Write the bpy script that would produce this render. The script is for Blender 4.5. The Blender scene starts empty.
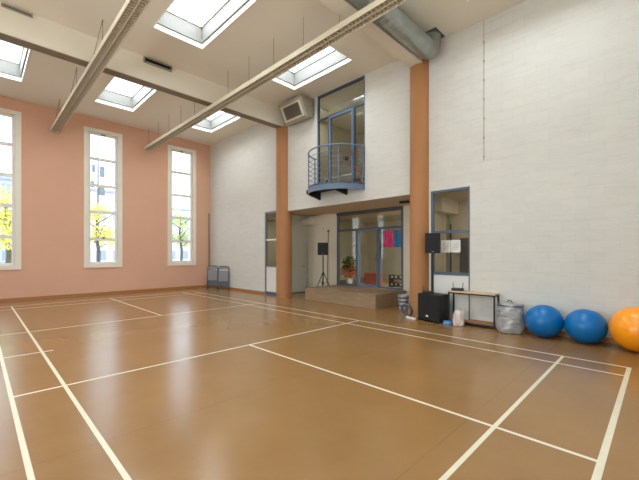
import bpy, bmesh, math, random
from mathutils import Vector, Matrix
random.seed(7)
sc = bpy.context.scene
COL = sc.collection
PI = math.pi
Rsin, Rcos = math.sin, math.cos

# ------------------------------------------------------------------ materials
def lin(c):
    return tuple((v/12.92 if v <= .04045 else ((v+.055)/1.055)**2.4) for v in c)

def mat(name, rgb, rough=.5, metal=0., noise=0., nscale=4., bump=0., bscale=40., coat=0., spec=.5, srgb=True, stretch=None):
    m = bpy.data.materials.new(name); m.use_nodes = True
    nt = m.node_tree; N = nt.nodes; L = nt.links
    b = N['Principled BSDF']
    c = lin(rgb) if srgb else rgb
    b.inputs['Base Color'].default_value = (*c, 1)
    b.inputs['Roughness'].default_value = rough
    b.inputs['Metallic'].default_value = metal
    b.inputs['Specular IOR Level'].default_value = spec
    if coat:
        b.inputs['Coat Weight'].default_value = coat; b.inputs['Coat Roughness'].default_value = .15
    tc = N.new('ShaderNodeTexCoord')
    vec = tc.outputs['Object']
    if stretch:
        mp = N.new('ShaderNodeMapping'); mp.inputs['Scale'].default_value = stretch
        L.new(vec, mp.inputs['Vector']); vec = mp.outputs['Vector']
    if noise:
        n = N.new('ShaderNodeTexNoise'); n.inputs['Scale'].default_value = nscale; n.inputs['Detail'].default_value = 5
        L.new(vec, n.inputs['Vector'])
        r = N.new('ShaderNodeValToRGB')
        r.color_ramp.elements[0].position = .3; r.color_ramp.elements[1].position = .7
        r.color_ramp.elements[0].color = (*[v*(1-noise) for v in c], 1)
        r.color_ramp.elements[1].color = (*[min(1, v*(1+noise*.6)) for v in c], 1)
        L.new(n.outputs['Fac'], r.inputs['Fac']); L.new(r.outputs['Color'], b.inputs['Base Color'])
    if bump:
        n2 = N.new('ShaderNodeTexNoise'); n2.inputs['Scale'].default_value = bscale; n2.inputs['Detail'].default_value = 4
        L.new(vec, n2.inputs['Vector'])
        bp = N.new('ShaderNodeBump'); bp.inputs['Strength'].default_value = bump; bp.inputs['Distance'].default_value = .01
        L.new(n2.outputs['Fac'], bp.inputs['Height']); L.new(bp.outputs['Normal'], b.inputs['Normal'])
    return m

def glass_mat(name, tint=(1, 1, 1), ior=1.45, rough=.0):
    m = bpy.data.materials.new(name); m.use_nodes = True
    nt = m.node_tree; N = nt.nodes; L = nt.links
    N.remove(N['Principled BSDF'])
    t = N.new('ShaderNodeBsdfTransparent'); t.inputs['Color'].default_value = (*tint, 1)
    g = N.new('ShaderNodeBsdfGlossy'); g.inputs['Roughness'].default_value = rough
    geo = N.new('ShaderNodeNewGeometry'); dt = N.new('ShaderNodeVectorMath'); dt.operation = 'DOT_PRODUCT'
    L.new(geo.outputs['Incoming'], dt.inputs[0]); L.new(geo.outputs['Normal'], dt.inputs[1])
    ab = N.new('ShaderNodeMath'); ab.operation = 'ABSOLUTE'; L.new(dt.outputs['Value'], ab.inputs[0])
    iv = N.new('ShaderNodeMath'); iv.operation = 'SUBTRACT'; iv.inputs[0].default_value = 1; L.new(ab.outputs[0], iv.inputs[1])
    pw = N.new('ShaderNodeMath'); pw.operation = 'POWER'; pw.inputs[1].default_value = 5; L.new(iv.outputs[0], pw.inputs[0])
    f0 = ((ior-1)/(ior+1))**2
    f = N.new('ShaderNodeMath'); f.operation = 'MULTIPLY_ADD'; f.inputs[1].default_value = 1-f0; f.inputs[2].default_value = f0
    L.new(pw.outputs[0], f.inputs[0])
    mx = N.new('ShaderNodeMixShader')
    L.new(f.outputs[0], mx.inputs['Fac']); L.new(t.outputs[0], mx.inputs[1]); L.new(g.outputs[0], mx.inputs[2])
    L.new(mx.outputs[0], N['Material Output'].inputs['Surface'])
    return m

def brick_mat(name, rgb, bw=.42, bh=.2, uaxis='Y'):
    m = mat(name, rgb, .75)
    nt = m.node_tree; N = nt.nodes; L = nt.links; b = N['Principled BSDF']
    geo = N.new('ShaderNodeNewGeometry'); sp = N.new('ShaderNodeSeparateXYZ'); cb = N.new('ShaderNodeCombineXYZ')
    L.new(geo.outputs['Position'], sp.inputs[0]); L.new(sp.outputs[uaxis], cb.inputs['X']); L.new(sp.outputs['Z'], cb.inputs['Y'])
    br = N.new('ShaderNodeTexBrick'); br.inputs['Scale'].default_value = 1
    br.inputs['Brick Width'].default_value = bw; br.inputs['Row Height'].default_value = bh
    br.inputs['Mortar Size'].default_value = .006; br.inputs['Mortar Smooth'].default_value = .6
    c = lin(rgb)
    br.inputs['Color1'].default_value = (*c, 1); br.inputs['Color2'].default_value = (*[v*.965 for v in c], 1)
    br.inputs['Mortar'].default_value = (*[v*.92 for v in c], 1)
    L.new(cb.outputs[0], br.inputs['Vector'])
    # scuffs: horizontally stretched stains
    mp = N.new('ShaderNodeMapping'); mp.inputs['Scale'].default_value = (1.3, 7, 1)
    L.new(cb.outputs[0], mp.inputs['Vector'])
    n = N.new('ShaderNodeTexNoise'); n.inputs['Scale'].default_value = 1.6; n.inputs['Detail'].default_value = 8; n.inputs['Roughness'].default_value = .7
    L.new(mp.outputs[0], n.inputs['Vector'])
    r = N.new('ShaderNodeValToRGB'); r.color_ramp.elements[0].position = .28; r.color_ramp.elements[1].position = .5
    r.color_ramp.elements[0].color = (.91, .905, .90, 1); r.color_ramp.elements[1].color = (1, 1, 1, 1)
    L.new(n.outputs['Fac'], r.inputs['Fac'])
    mx = N.new('ShaderNodeMix'); mx.data_type = 'RGBA'; mx.blend_type = 'MULTIPLY'; mx.inputs[0].default_value = 1
    L.new(br.outputs['Color'], mx.inputs[6]); L.new(r.outputs['Color'], mx.inputs[7])
    L.new(mx.outputs[2], b.inputs['Base Color'])
    n2 = N.new('ShaderNodeTexNoise'); n2.inputs['Scale'].default_value = 60
    ad = N.new('ShaderNodeMath'); ad.operation = 'MULTIPLY_ADD'; ad.inputs[1].default_value = .3
    iv = N.new('ShaderNodeMath'); iv.operation = 'SUBTRACT'; iv.inputs[0].default_value = 1
    L.new(geo.outputs['Position'], n2.inputs['Vector'])
    L.new(br.outputs['Fac'], iv.inputs[1]); L.new(n2.outputs['Fac'], ad.inputs[0]); L.new(iv.outputs[0], ad.inputs[2])
    bp = N.new('ShaderNodeBump'); bp.inputs['Strength'].default_value = .35; bp.inputs['Distance'].default_value = .012
    L.new(ad.outputs[0], bp.inputs['Height']); L.new(bp.outputs['Normal'], b.inputs['Normal'])
    return m

def floor_mat():
    m = mat('linoleum', (.70, .535, .385), .3, spec=.5)
    nt = m.node_tree; N = nt.nodes; L = nt.links; b = N['Principled BSDF']
    geo = N.new('ShaderNodeNewGeometry')
    n = N.new('ShaderNodeTexNoise'); n.inputs['Scale'].default_value = .9; n.inputs['Detail'].default_value = 7; n.inputs['Roughness'].default_value = .65
    L.new(geo.outputs['Position'], n.inputs['Vector'])
    r = N.new('ShaderNodeValToRGB'); r.color_ramp.elements[0].position = .3; r.color_ramp.elements[1].position = .72
    a = lin((.515, .375, .212)); c = lin((.56, .42, .25))
    r.color_ramp.elements[0].color = (*a, 1); r.color_ramp.elements[1].color = (*c, 1)
    L.new(n.outputs['Fac'], r.inputs['Fac'])
    # welded seams of the sheet flooring every 2 m across the hall
    sp = N.new('ShaderNodeSeparateXYZ'); L.new(geo.outputs['Position'], sp.inputs[0])
    s1 = N.new('ShaderNodeMath'); s1.operation = 'SUBTRACT'; s1.inputs[1].default_value = .987
    L.new(sp.outputs['Y'], s1.inputs[0])
    pp = N.new('ShaderNodeMath'); pp.operation = 'PINGPONG'; pp.inputs[1].default_value = 1.0
    L.new(s1.outputs[0], pp.inputs[0])
    lt = N.new('ShaderNodeMath'); lt.operation = 'LESS_THAN'; lt.inputs[1].default_value = .005
    L.new(pp.outputs[0], lt.inputs[0])
    ml = N.new('ShaderNodeMath'); ml.operation = 'MULTIPLY'; ml.inputs[1].default_value = .35; L.new(lt.outputs[0], ml.inputs[0])
    mx = N.new('ShaderNodeMix'); mx.data_type = 'RGBA'
    L.new(ml.outputs[0], mx.inputs[0]); L.new(r.outputs['Color'], mx.inputs[6]); mx.inputs[7].default_value = (.12, .07, .035, 1)
    L.new(mx.outputs[2], b.inputs['Base Color'])
    n3 = N.new('ShaderNodeTexNoise'); n3.inputs['Scale'].default_value = 2.2; n3.inputs['Detail'].default_value = 4
    L.new(geo.outputs['Position'], n3.inputs['Vector'])
    mr = N.new('ShaderNodeMapRange'); mr.inputs['To Min'].default_value = .18; mr.inputs['To Max'].default_value = .28
    L.new(n3.outputs['Fac'], mr.inputs['Value']); L.new(mr.outputs[0], b.inputs['Roughness'])
    n2 = N.new('ShaderNodeTexNoise'); n2.inputs['Scale'].default_value = 5; n2.inputs['Detail'].default_value = 3
    L.new(geo.outputs['Position'], n2.inputs['Vector'])
    bp = N.new('ShaderNodeBump'); bp.inputs['Strength'].default_value = .08; bp.inputs['Distance'].default_value = .01
    L.new(n2.outputs['Fac'], bp.inputs['Height']); L.new(bp.outputs['Normal'], b.inputs['Normal'])
    return m

M = {}
M['floor'] = floor_mat()
M['line'] = mat('court_paint', (.82, .78, .68), .35, noise=.05, nscale=8)
M['white_block'] = brick_mat('white_painted_block', (.83, .825, .795))
M['cream_block'] = brick_mat('cream_painted_block', (.83, .82, .79))
M['salmon'] = mat('salmon_plaster', (.835, .655, .55), .8, noise=.03, nscale=1.2, bump=.15, bscale=30)
M['ceil'] = mat('ceiling_paint', (.89, .86, .80), .9, noise=.02, nscale=1)
M['beam'] = mat('beam_paint', (.86, .83, .76), .85, noise=.02, nscale=2)
M['flange'] = mat('beam_flange_brown', (.50, .45, .37), .7, noise=.04)  # brown-grey of the strip below the far beam
M['orange_col'] = mat('ochre_column_paint', (.66, .455, .28), .6, noise=.03, nscale=2)
M['wood_trim'] = mat('wood_baseboard', (.66, .44, .24), .45, noise=.15, nscale=3, stretch=(1, 1, 8))
M['white_frame'] = mat('white_window_paint', (.90, .875, .82), .5, noise=.02, nscale=3)
M['sash'] = mat('grey_white_sash', (.90, .89, .86), .45, noise=.02, nscale=3)
M['white_trim'] = mat('white_trim_paint', (.93, .92, .89), .5, noise=.01)
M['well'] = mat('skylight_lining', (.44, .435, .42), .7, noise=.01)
M['glass'] = glass_mat('clear_glass', (.97, .98, .98))
M['dark_glass'] = glass_mat('tinted_glass', (.93, .95, .94), 1.6)
M['blue_frame'] = mat('slate_blue_metal', (.31, .365, .43), .4, noise=.05, nscale=6)
M['dark_blue'] = mat('dark_slate_blue_metal', (.27, .32, .39), .4, noise=.05, nscale=6)
M['blue_rail'] = mat('blue_balcony_steel', (.40, .47, .57), .4, noise=.05, nscale=6)
M['grey_frame'] = mat('dark_grey_metal', (.30, .31, .32), .45, noise=.06, nscale=6)
M['jamb'] = mat('grey_blue_jamb', (.42, .44, .49), .5, noise=.04)
M['galv'] = mat('galvanised_steel', (.62, .64, .62), .38, metal=.75, noise=.1, nscale=6)
M['black'] = mat('black_plastic', (.075, .075, .08), .5, noise=.1, nscale=8, bump=.1, bscale=120)
M['grille_black'] = mat('black_grille', (.05, .05, .055), .7, noise=.2, nscale=200)
M['dark_metal'] = mat('dark_steel', (.13, .13, .14), .4, metal=.4, noise=.05)
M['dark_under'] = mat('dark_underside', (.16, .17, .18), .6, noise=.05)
M['wood_top'] = mat('light_wood', (.80, .70, .53), .45, noise=.15, nscale=4, stretch=(6, 1, 1))
M['shelf_wood'] = mat('shelf_wood', (.62, .42, .26), .5, noise=.15, nscale=4, stretch=(6, 1, 1))
M['stage_wood'] = mat('stage_board', (.60, .50, .385), .4, noise=.16, nscale=3, stretch=(5, 1, 5))
M['blue_ball'] = mat('blue_vinyl', (.0, .41, .67), .3, noise=.04, nscale=3, spec=.4)
M['orange_ball'] = mat('orange_vinyl', (.99, .61, .03), .3, noise=.03, nscale=3, coat=.2)
M['silver_bag'] = mat('silver_wrap', (.66, .66, .65), .32, metal=.25, noise=.35, nscale=9, bump=1., bscale=14, stretch=(1, 1, 2.5))
M['panel_white'] = mat('white_panel', (.86, .86, .84), .5, noise=.01)
M['pale_green'] = mat('pale_sage_paint', (.79, .80, .75), .6, noise=.02)
M['beige'] = mat('beige_panelling', (.87, .83, .75), .65, noise=.03, nscale=2)
M['soffit'] = mat('soffit_paint', (.80, .74, .64), .8, noise=.02)
M['olive'] = mat('interior_olive_wall', (.66, .65, .57), .8, noise=.05, nscale=2)
M['int_cream'] = mat('interior_cream_wall', (.80, .76, .66), .8, noise=.03, nscale=2)
M['int_floor'] = mat('interior_floor', (.55, .45, .34), .5, noise=.1)
M['pink'] = mat('pink_towel', (.95, .15, .50), .9, noise=.3, nscale=9, bump=.6, bscale=60)
M['cyan'] = mat('blue_towel', (.10, .50, .72), .9, noise=.3, nscale=9, bump=.6, bscale=60)
M['grey_chair'] = mat('grey_chair_plastic', (.50, .51, .52), .5, noise=.05)
M['chair_frame'] = mat('grey_chair_tube', (.33, .34, .35), .35, metal=.5, noise=.05)
M['louver'] = mat('lamp_louvre', (.74, .69, .60), .4, metal=.0, noise=.05)
M['lamp_body'] = mat('lamp_cream_enamel', (.84, .80, .70), .45, noise=.02)
M['wire'] = mat('brown_grey_wire', (.40, .36, .30), .6, noise=.02)
M['tube'] = mat('lamp_tube_glass', (.9, .9, .88), .3, noise=.01)
M['ac'] = mat('heater_casing', (.58, .55, .47), .5, noise=.06, nscale=5)
M['ac_frame'] = mat('heater_frame', (.76, .73, .66), .45, noise=.03)
M['ac_dark'] = mat('heater_louvre', (.40, .375, .31), .5, noise=.1)
M['paper'] = mat('paper', (.90, .89, .86), .8, noise=.02)
M['ink'] = mat('pale_ink', (.60, .60, .58), .8, noise=.1)
M['bag_pink'] = mat('pinkish_plastic_bag', (.84, .78, .76), .35, noise=.25, nscale=14, bump=.9, bscale=22)
M['bag_blue'] = mat('blue_plastic', (.36, .60, .82), .4, noise=.2, nscale=10, bump=.7, bscale=22)
M['white_plastic'] = mat('white_plastic', (.88, .88, .86), .4, noise=.02)
M['pot'] = mat('white_pot', (.86, .85, .83), .35, noise=.02)
M['leaf'] = mat('dark_green_leaf', (.15, .25, .12), .5, noise=.3, nscale=9)
M['orange_leaf'] = mat('orange_bloom', (.85, .33, .08), .6, noise=.3, nscale=9)
M['red_box'] = mat('dull_red_plastic', (.62, .25, .20), .5, noise=.1)
M['brown_door'] = mat('dark_grey_brown_door', (.33, .31, .28), .5, noise=.08)
M['mesh_bin'] = mat('pale_woven_plastic', (.70, .70, .70), .5, noise=.5, nscale=14)
M['cable'] = mat('grey_cable', (.36, .37, .42), .5, noise=.1)
# outdoors
M['ext_white'] = mat('render_white', (.86, .86, .86), .8, noise=.03)
M['ext_grey'] = mat('render_grey', (.74, .76, .79), .8, noise=.04)
M['ext_glass'] = mat('far_window_glass', (.62, .66, .70), .2, noise=.1)
M['ext_roof'] = mat('roof_grey', (.68, .68, .69), .8, noise=.1)
M['ground'] = mat('paving', (.74, .73, .70), .9, noise=.08)
M['yellow_leaf'] = mat('autumn_yellow_leaf', (.92, .88, .46), .7, noise=.2, nscale=3)
M['green_leaf'] = mat('yellow_green_leaf', (.78, .80, .40), .7, noise=.2, nscale=3)
M['bark'] = mat('bark', (.42, .37, .32), .9, noise=.2)
M['mast'] = mat('mast_grey', (.48, .49, .51), .5, noise=.05)

# ------------------------------------------------------------------ mesh helpers
ORG = {}
class MB:
    def __init__(s): s.b = bmesh.new()
    def box(s, x0, x1, y0, y1, z0, z1, rot=None, bevel=0):
        r = bmesh.ops.create_cube(s.b, size=1)
        vs = r['verts']
        for v in vs:
            v.co = Vector((x0+(v.co.x+.5)*(x1-x0), y0+(v.co.y+.5)*(y1-y0), z0+(v.co.z+.5)*(z1-z0)))
        if bevel:
            es = list({e for v in vs for e in v.link_edges})
            bmesh.ops.bevel(s.b, geom=es, offset=bevel, segments=2, affect='EDGES', profile=.5)
        return s
    def cyl(s, p0, p1, r, r1=None, n=12, cap=True):
        p0, p1 = Vector(p0), Vector(p1); r1 = r if r1 is None else r1
        d = (p1-p0).normalized(); a = d.orthogonal().normalized(); b = d.cross(a)
        A = [s.b.verts.new(p0+(a*Rcos(t)+b*Rsin(t))*r) for t in [2*PI*i/n for i in range(n)]]
        B = [s.b.verts.new(p1+(a*Rcos(t)+b*Rsin(t))*r1) for t in [2*PI*i/n for i in range(n)]]
        for i in range(n): s.b.faces.new((A[i], A[(i+1) % n], B[(i+1) % n], B[i]))
        if cap: s.b.faces.new(A[::-1]); s.b.faces.new(B)
        return s
    def tube(s, pts, r, n=8, closed=False):
        pts = [Vector(p) for p in pts]; rings = []; k = len(pts); a = None
        for i, p in enumerate(pts):
            if closed: d = (pts[(i+1) % k]-pts[i-1]).normalized()
            else: d = (pts[min(i+1, k-1)]-pts[max(i-1, 0)]).normalized()
            a = d.orthogonal().normalized() if a is None else (a-d*a.dot(d)).normalized()
            b = d.cross(a); rr = r[i] if isinstance(r, (list, tuple)) else r
            rings.append([s.b.verts.new(p+(a*Rcos(t)+b*Rsin(t))*rr) for t in [2*PI*j/n for j in range(n)]])
        m = k if closed else k-1
        for i in range(m):
            A, B = rings[i], rings[(i+1) % k]
            for j in range(n): s.b.faces.new((A[j], A[(j+1) % n], B[(j+1) % n], B[j]))
        if not closed: s.b.faces.new(rings[0][::-1]); s.b.faces.new(rings[-1])
        return s
    def lathe(s, prof, c=(0, 0, 0), n=24, wob=None):
        c = Vector(c); rings = []
        for (r, z) in prof:
            ring = []
            for j in range(n):
                t = 2*PI*j/n; w = wob(t, z) if wob else 1
                ring.append(s.b.verts.new(c+Vector((max(r, .0005)*w*Rcos(t), max(r, .0005)*w*Rsin(t), z))))
            rings.append(ring)
        for A, B in zip(rings, rings[1:]):
            for j in range(n): s.b.faces.new((A[j], A[(j+1) % n], B[(j+1) % n], B[j]))
        s.b.faces.new(rings[0][::-1]); s.b.faces.new(rings[-1])
        return s
    def sphere(s, c, r, u=24, v=14, sc_=(1, 1, 1)):
        bmesh.ops.create_uvsphere(s.b, u_segments=u, v_segments=v, radius=r,
                                  matrix=Matrix.Translation(Vector(c)) @ Matrix.Diagonal((*sc_, 1)))
        return s
    def prism(s, poly, axis, a0, a1):
        """poly in the two other axes (in xyz order), extruded along axis"""
        def P(u, v, w):
            return {'x': (w, u, v), 'y': (u, w, v), 'z': (u, v, w)}[axis]
        A = [s.b.verts.new(P(u, v, a0)) for u, v in poly]; B = [s.b.verts.new(P(u, v, a1)) for u, v in poly]
        n = len(poly)
        s.b.faces.new(A); s.b.faces.new(B[::-1])
        for i in range(n): s.b.faces.new((A[i], B[i], B[(i+1) % n], A[(i+1) % n]))
        return s
    def quad(s, *p):
        s.b.faces.new([s.b.verts.new(q) for q in p]); return s
    def xf(s, mtx):
        bmesh.ops.transform(s.b, matrix=mtx, verts=s.b.verts[:]); return s
    def build(s, name, m, parent=None, smooth=False, origin=None, local=False):
        bmesh.ops.recalc_face_normals(s.b, faces=s.b.faces[:])
        if parent is not None and not local:
            bmesh.ops.translate(s.b, verts=s.b.verts[:], vec=-ORG[parent.name])
        elif origin is not None and not local:
            bmesh.ops.translate(s.b, verts=s.b.verts[:], vec=-Vector(origin))
        me = bpy.data.meshes.new(name); s.b.to_mesh(me); s.b.free()
        for mm in (m if isinstance(m, list) else [m]): me.materials.append(mm)
        if smooth:
            for p in me.polygons: p.use_smooth = True
            try: me.set_sharp_from_angle(angle=math.radians(40))
            except Exception: pass
        o = bpy.data.objects.new(name, me); COL.objects.link(o)
        if parent is not None:
            o.parent = parent; ORG[o.name] = ORG.get(parent.name, Vector((0, 0, 0))).copy()
        else:
            o.location = Vector(origin) if origin is not None else (0, 0, 0)
            ORG[o.name] = Vector(origin) if origin is not None else Vector((0, 0, 0))
        return o

def tag(o, label, cat, group=None):
    o['label'] = label; o['category'] = cat
    if group: o['group'] = group
    return o
def struct(o, label=None, cat=None):
    o['kind'] = 'structure'
    if label: o['label'] = label
    if cat: o['category'] = cat
    return o
def thing(name, label, cat, loc, rz=0, group=None):
    o = bpy.data.objects.new(name, None); COL.objects.link(o); o.empty_display_size = .1
    o.location = loc; o.rotation_euler = (0, 0, rz); ORG[o.name] = Vector(loc)
    return tag(o, label, cat, group)
def sthing(name, label, cat, loc):
    o = thing(name, label, cat, loc); o['kind'] = 'structure'; return o
def dup(root, loc, rz=0, label=None, group=None):
    r = root.copy(); COL.objects.link(r); r.location = loc; r.rotation_euler = (0, 0, rz)
    if label: r['label'] = label
    if group: r['group'] = group
    for ch in list(root.children):
        c = ch.copy(); COL.objects.link(c); c.parent = r
        for g in ch.children:
            d = g.copy(); COL.objects.link(d); d.parent = c
    return r

def slab(name, axis, c0, c1, ucuts, vcuts, hole, m, front_mat=None, label=None):
    """wall or ceiling slab with rectangular holes; u,v are the other two axes in xyz order"""
    mb = MB(); b = mb.b
    def P(u, v, w): return {'x': (w, u, v), 'y': (u, w, v), 'z': (u, v, w)}[axis]
    nu, nv = len(ucuts)-1, len(vcuts)-1
    S = [[not hole((ucuts[i]+ucuts[i+1])/2, (vcuts[j]+vcuts[j+1])/2) for j in range(nv)] for i in range(nu)]
    vc = {}
    def V(i, j, w):
        k = (i, j, w)
        if k not in vc: vc[k] = b.verts.new(P(ucuts[i], vcuts[j], c0 if w == 0 else c1))
        return vc[k]
    for i in range(nu):
        for j in range(nv):
            if not S[i][j]: continue
            b.faces.new((V(i, j, 0), V(i+1, j, 0), V(i+1, j+1, 0), V(i, j+1, 0)))
            b.faces.new((V(i, j, 1), V(i, j+1, 1), V(i+1, j+1, 1), V(i+1, j, 1)))
            for (di, dj, a, c) in ((-1, 0, (i, j), (i, j+1)), (1, 0, (i+1, j), (i+1, j+1)), (0, -1, (i, j), (i+1, j)), (0, 1, (i, j+1), (i+1, j+1))):
                ii, jj = i+di, j+dj
                if not (0 <= ii < nu and 0 <= jj < nv and S[ii][jj]):
                    b.faces.new((V(*a, 0), V(*c, 0), V(*c, 1), V(*a, 1)))
    return struct(mb.build(name, m), label)

# ------------------------------------------------------------------ dimensions
XL, XW, YN, YF, H = -10.8, 1.53, -1.7, 14.95, 6.72
NEAR_FILL_E, LEFT_FILL_E, SKY_E = 72, 165, 100  # added near and left fill, then skylight daylight
XO = 5.4                                   # outer side of the rooms behind the right wall

# ------------------------------------------------------------------ floor with court lines
LW = .04
U0 =  [-6.1, -5.64, -.46, 0.]               # court lines are at X = -u
xl = []   # (x0,x1,y0,y1) rectangles
def vline(x0, x1, y0, y1): xl.append((x0, x1, y0, y1))
vline(-.04, .005, -.02, 13.4); vline(-.50, -.46, -.02, 13.4); vline(-5.655, -5.615, 0, 13.4); vline(-6.13, -6.09, 0, 13.4)
vline(-3.07, -3.03, -.02, 4.74); vline(-3.07, -3.03, 8.66, 13.4)
for (a, b_) in ((-.02, .03), (.74, .78), (4.70, 4.74), (8.66, 8.70), (12.60, 12.64), (13.36, 13.4)):
    vline(-6.12, 0, a, b_)
vline(-6.14, -5.49, 6.68, 6.72)
xc = sorted({XL-.2, XW+.2, 3.6} | {v for r in xl for v in r[:2]}); yc = sorted({YN-.2, YF+.2} | {v for r in xl for v in r[2:]})
fb = MB()
vc = {}
def FV(x, y):
    if (x, y) not in vc: vc[(x, y)] = fb.b.verts.new((x, y, 0))
    return vc[(x, y)]
for i in range(len(xc)-1):
    for j in range(len(yc)-1):
        cx, cy = (xc[i]+xc[i+1])/2, (yc[j]+yc[j+1])/2
        f = fb.b.faces.new((FV(xc[i], yc[j]), FV(xc[i+1], yc[j]), FV(xc[i+1], yc[j+1]), FV(xc[i], yc[j+1])))
        if any(r[0] < cx < r[1] and r[2] < cy < r[3] for r in xl): f.material_index = 1
fl = fb.build('floor', [M['floor'], M['line']])
struct(fl)

# ------------------------------------------------------------------ ceiling with skylight holes
SX = [(-9.65, -8.45), (-6.60, -5.40), (-3.55, -2.345), (-.50, .70)]
SY = [(.15, 2.5), (5.5, 7.87), (10.93, 13.26)]
def in_sky(x, y): return any(a < x < b for a, b in SX) and any(c < y < d for c, d in SY)
slab('ceiling', 'z', H, H+.12, [XL-.2]+[v for p in SX for v in p]+[XO+.1], [YN-.2]+[v for p in SY for v in p]+[YF+.2], in_sky, M['ceil'])

# ------------------------------------------------------------------ walls
WX = [(-9.50, -8.52), (-6.44, -5.46), (-3.39, -2.41), (-.33, .65)]
WZ0, WZ1 = 1.17, 6.19
slab('wall_far', 'y', YF, YF+.22, [XL-.2]+[v for p in WX for v in p]+[XW+.12], [0, WZ0, WZ1, H],
     lambda x, z: any(a < x < b for a, b in WX) and WZ0 < z < WZ1, M['salmon'])
LY = [(.6, 3.2), (4.2, 6.8)]  # openings added in the unseen left wall to let fill light in
slab('wall_left', 'x', XL-.15, XL, [YN-.15]+[v for p in LY for v in p]+[YF], [0, 1.1, 4.6, H], lambda y, z: any(a < y < b for a, b in LY) and 1.1 < z < 4.6, M['white_block'])
for a, b_ in LY:  # fill light added outside each left wall opening
    ld = bpy.data.lights.new('window_daylight', 'AREA'); ld.shape = 'RECTANGLE'; ld.size = b_-a; ld.size_y = 3.4
    ld.energy = LEFT_FILL_E; ld.color = (.96, 1, 1)
    lo = bpy.data.objects.new('window_daylight', ld); COL.objects.link(lo); lo.location = (XL-.9, (a+b_)/2, 2.5)
    lo.rotation_euler = (PI/2+.15, 0, -PI/2)
slab('wall_near', 'y', YN-.15, YN, [XL-.15]+[v for p in WX[:3] for v in p]+[XW+.12], [0, WZ0, WZ1, H],
     lambda x, z: any(a < x < b for a, b in WX[:3]) and WZ0 < z < WZ1, M['white_block'])  # openings added in the unseen near wall, for fill only
for a, b_ in WX[:3]:  # fill light added behind each near wall opening
    ld = bpy.data.lights.new('window_daylight', 'AREA'); ld.shape = 'RECTANGLE'; ld.size = b_-a; ld.size_y = WZ1-WZ0
    ld.energy = NEAR_FILL_E; ld.color = (.96, 1, 1)
    lo = bpy.data.objects.new('window_daylight', ld); COL.objects.link(lo); lo.location = ((a+b_)/2, YN-.9, 2.9)
    lo.rotation_euler = (PI/2+.2, 0, 0)
P1Y, P2Y = 9.47, 4.01
def rhole(y, z):
    if 9.72 < y < 10.57 and z < 3.17: return True
    if P2Y < y < P1Y and z < 3.1: return True
    if 2.77 < y < 3.71 and z < 3.1: return True
    if 5.74 < y < 7.70 and z > 3.55: return True
    return False
slab('wall_right', 'x', XW, XW+.12, [YN-.15, 2.77, 3.71, P2Y, 5.74, 7.70, P1Y, 9.72, 10.57, YF], [0, 3.1, 3.17, 3.55, H], rhole, M['white_block'])

# columns
def column(name, y, x, r, lab):
    o = MB().cyl((x, y, 0), (x, y, H), r, n=40).build(name, M['orange_col'], smooth=True, origin=(x, y, 0))
    return struct(o, lab, 'column')
column('column', P1Y, 1.58, .285, 'round ochre column beside the corner recess, left of the stage')
column('column', P2Y, 1.53, .245, 'tall ochre column right of the recess, behind the loudspeaker')
# beams
struct(MB().box(XL, XW+.1, 9.25, 9.56, 6.1, H).build('ceiling_beam', M['beam'], origin=(0, 9.47, 6.1)), 'cream ceiling beam meeting the column left of the balcony', 'beam')
struct(MB().box(XL, 1.32, 3.83, 4.17, 6.24, H).build('ceiling_beam', M['beam'], origin=(0, 4, 6.24)), 'cream ceiling beam beside the round metal duct', 'beam')

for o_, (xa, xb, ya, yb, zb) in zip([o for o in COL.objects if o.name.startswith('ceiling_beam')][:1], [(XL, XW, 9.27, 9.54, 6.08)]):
    MB().box(xa, xb, ya, yb, zb, zb+.02).build('lower_flange', M['flange'], o_)  # thin strip, browner and darker than the beam above it
# baseboards
bb = MB().box(XL, XW, YF-.02, YF, 0, .09).build('baseboard_far', M['wood_trim']); struct(bb)
bb = MB().box(XW-.02, XW, 10.57, YF-.02, 0, .09).box(XW-.02, XW, YN, 2.77, 0, .09).build('baseboard_right', M['wood_trim']); struct(bb)

# ------------------------------------------------------------------ rooms behind the right wall
T = .1
# recess
struct(MB().box(XW+.12, XO, 4.1, 12.6, 3.1, 3.5).box(XW+.12, XO, 1.0, 4.1, 3.1, 3.5).build('ceiling_recess', M['soffit']))
struct(MB().prism([(1.66, 9.70), (1.86, 10.05), (3.3, 10.05), (3.3, 10.15), (1.80, 10.15), (1.66, 9.9)], 'z', 0, 3.1).build('wall_recess_left', M['pale_green']))
struct(MB().box(1.65, 3.3, 4.2, 4.3, 0, 3.1).build('wall_recess_right', M['int_cream']))
slab('wall_recess_back', 'x', 3.3, 3.42, [4.2, 5.56, 8.41, 10.15], [0, .40, 3.1], lambda y, z: 5.56 < y < 8.41 and z > .4, M['beige'])
# room behind the recess doors
struct(MB().box(3.42, 7.4, 4.2, 4.3, 0, 3.1).box(7.4, 7.5, 4.2, 10.15, 0, 3.1).box(3.42, 7.4, 10.05, 10.15, 0, 3.1).build('wall_studio', M['olive']))
struct(MB().box(3.42, 7.4, 4.3, 10.05, .3, .36).build('floor_studio', M['int_floor']))
struct(MB().box(XO, 7.5, 4.2, 10.15, 3.1, 3.2).build('ceiling_studio', M['olive']))
# room behind the right-hand window
struct(MB().box(1.65, 3.6, .9, 1.0, 0, 3.1).box(3.6, 3.7, .9, 4.22, 0, 3.1).build('wall_office', M['int_cream']))
struct(MB().box(1.73, 3.7, .9, 4.2, -.06, .004).build('floor_office', M['int_floor']))
# store room behind the left window
struct(MB().box(1.65, 4.0, 12.5, 12.6, 0, 3.1).box(4.0, 4.1, 10.15, 12.6, 0, 3.1).build('wall_store', M['olive']))
struct(MB().box(1.73, 4.1, 10.15, 12.6, -.06, .004).build('floor_store', M['int_floor']))
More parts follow.
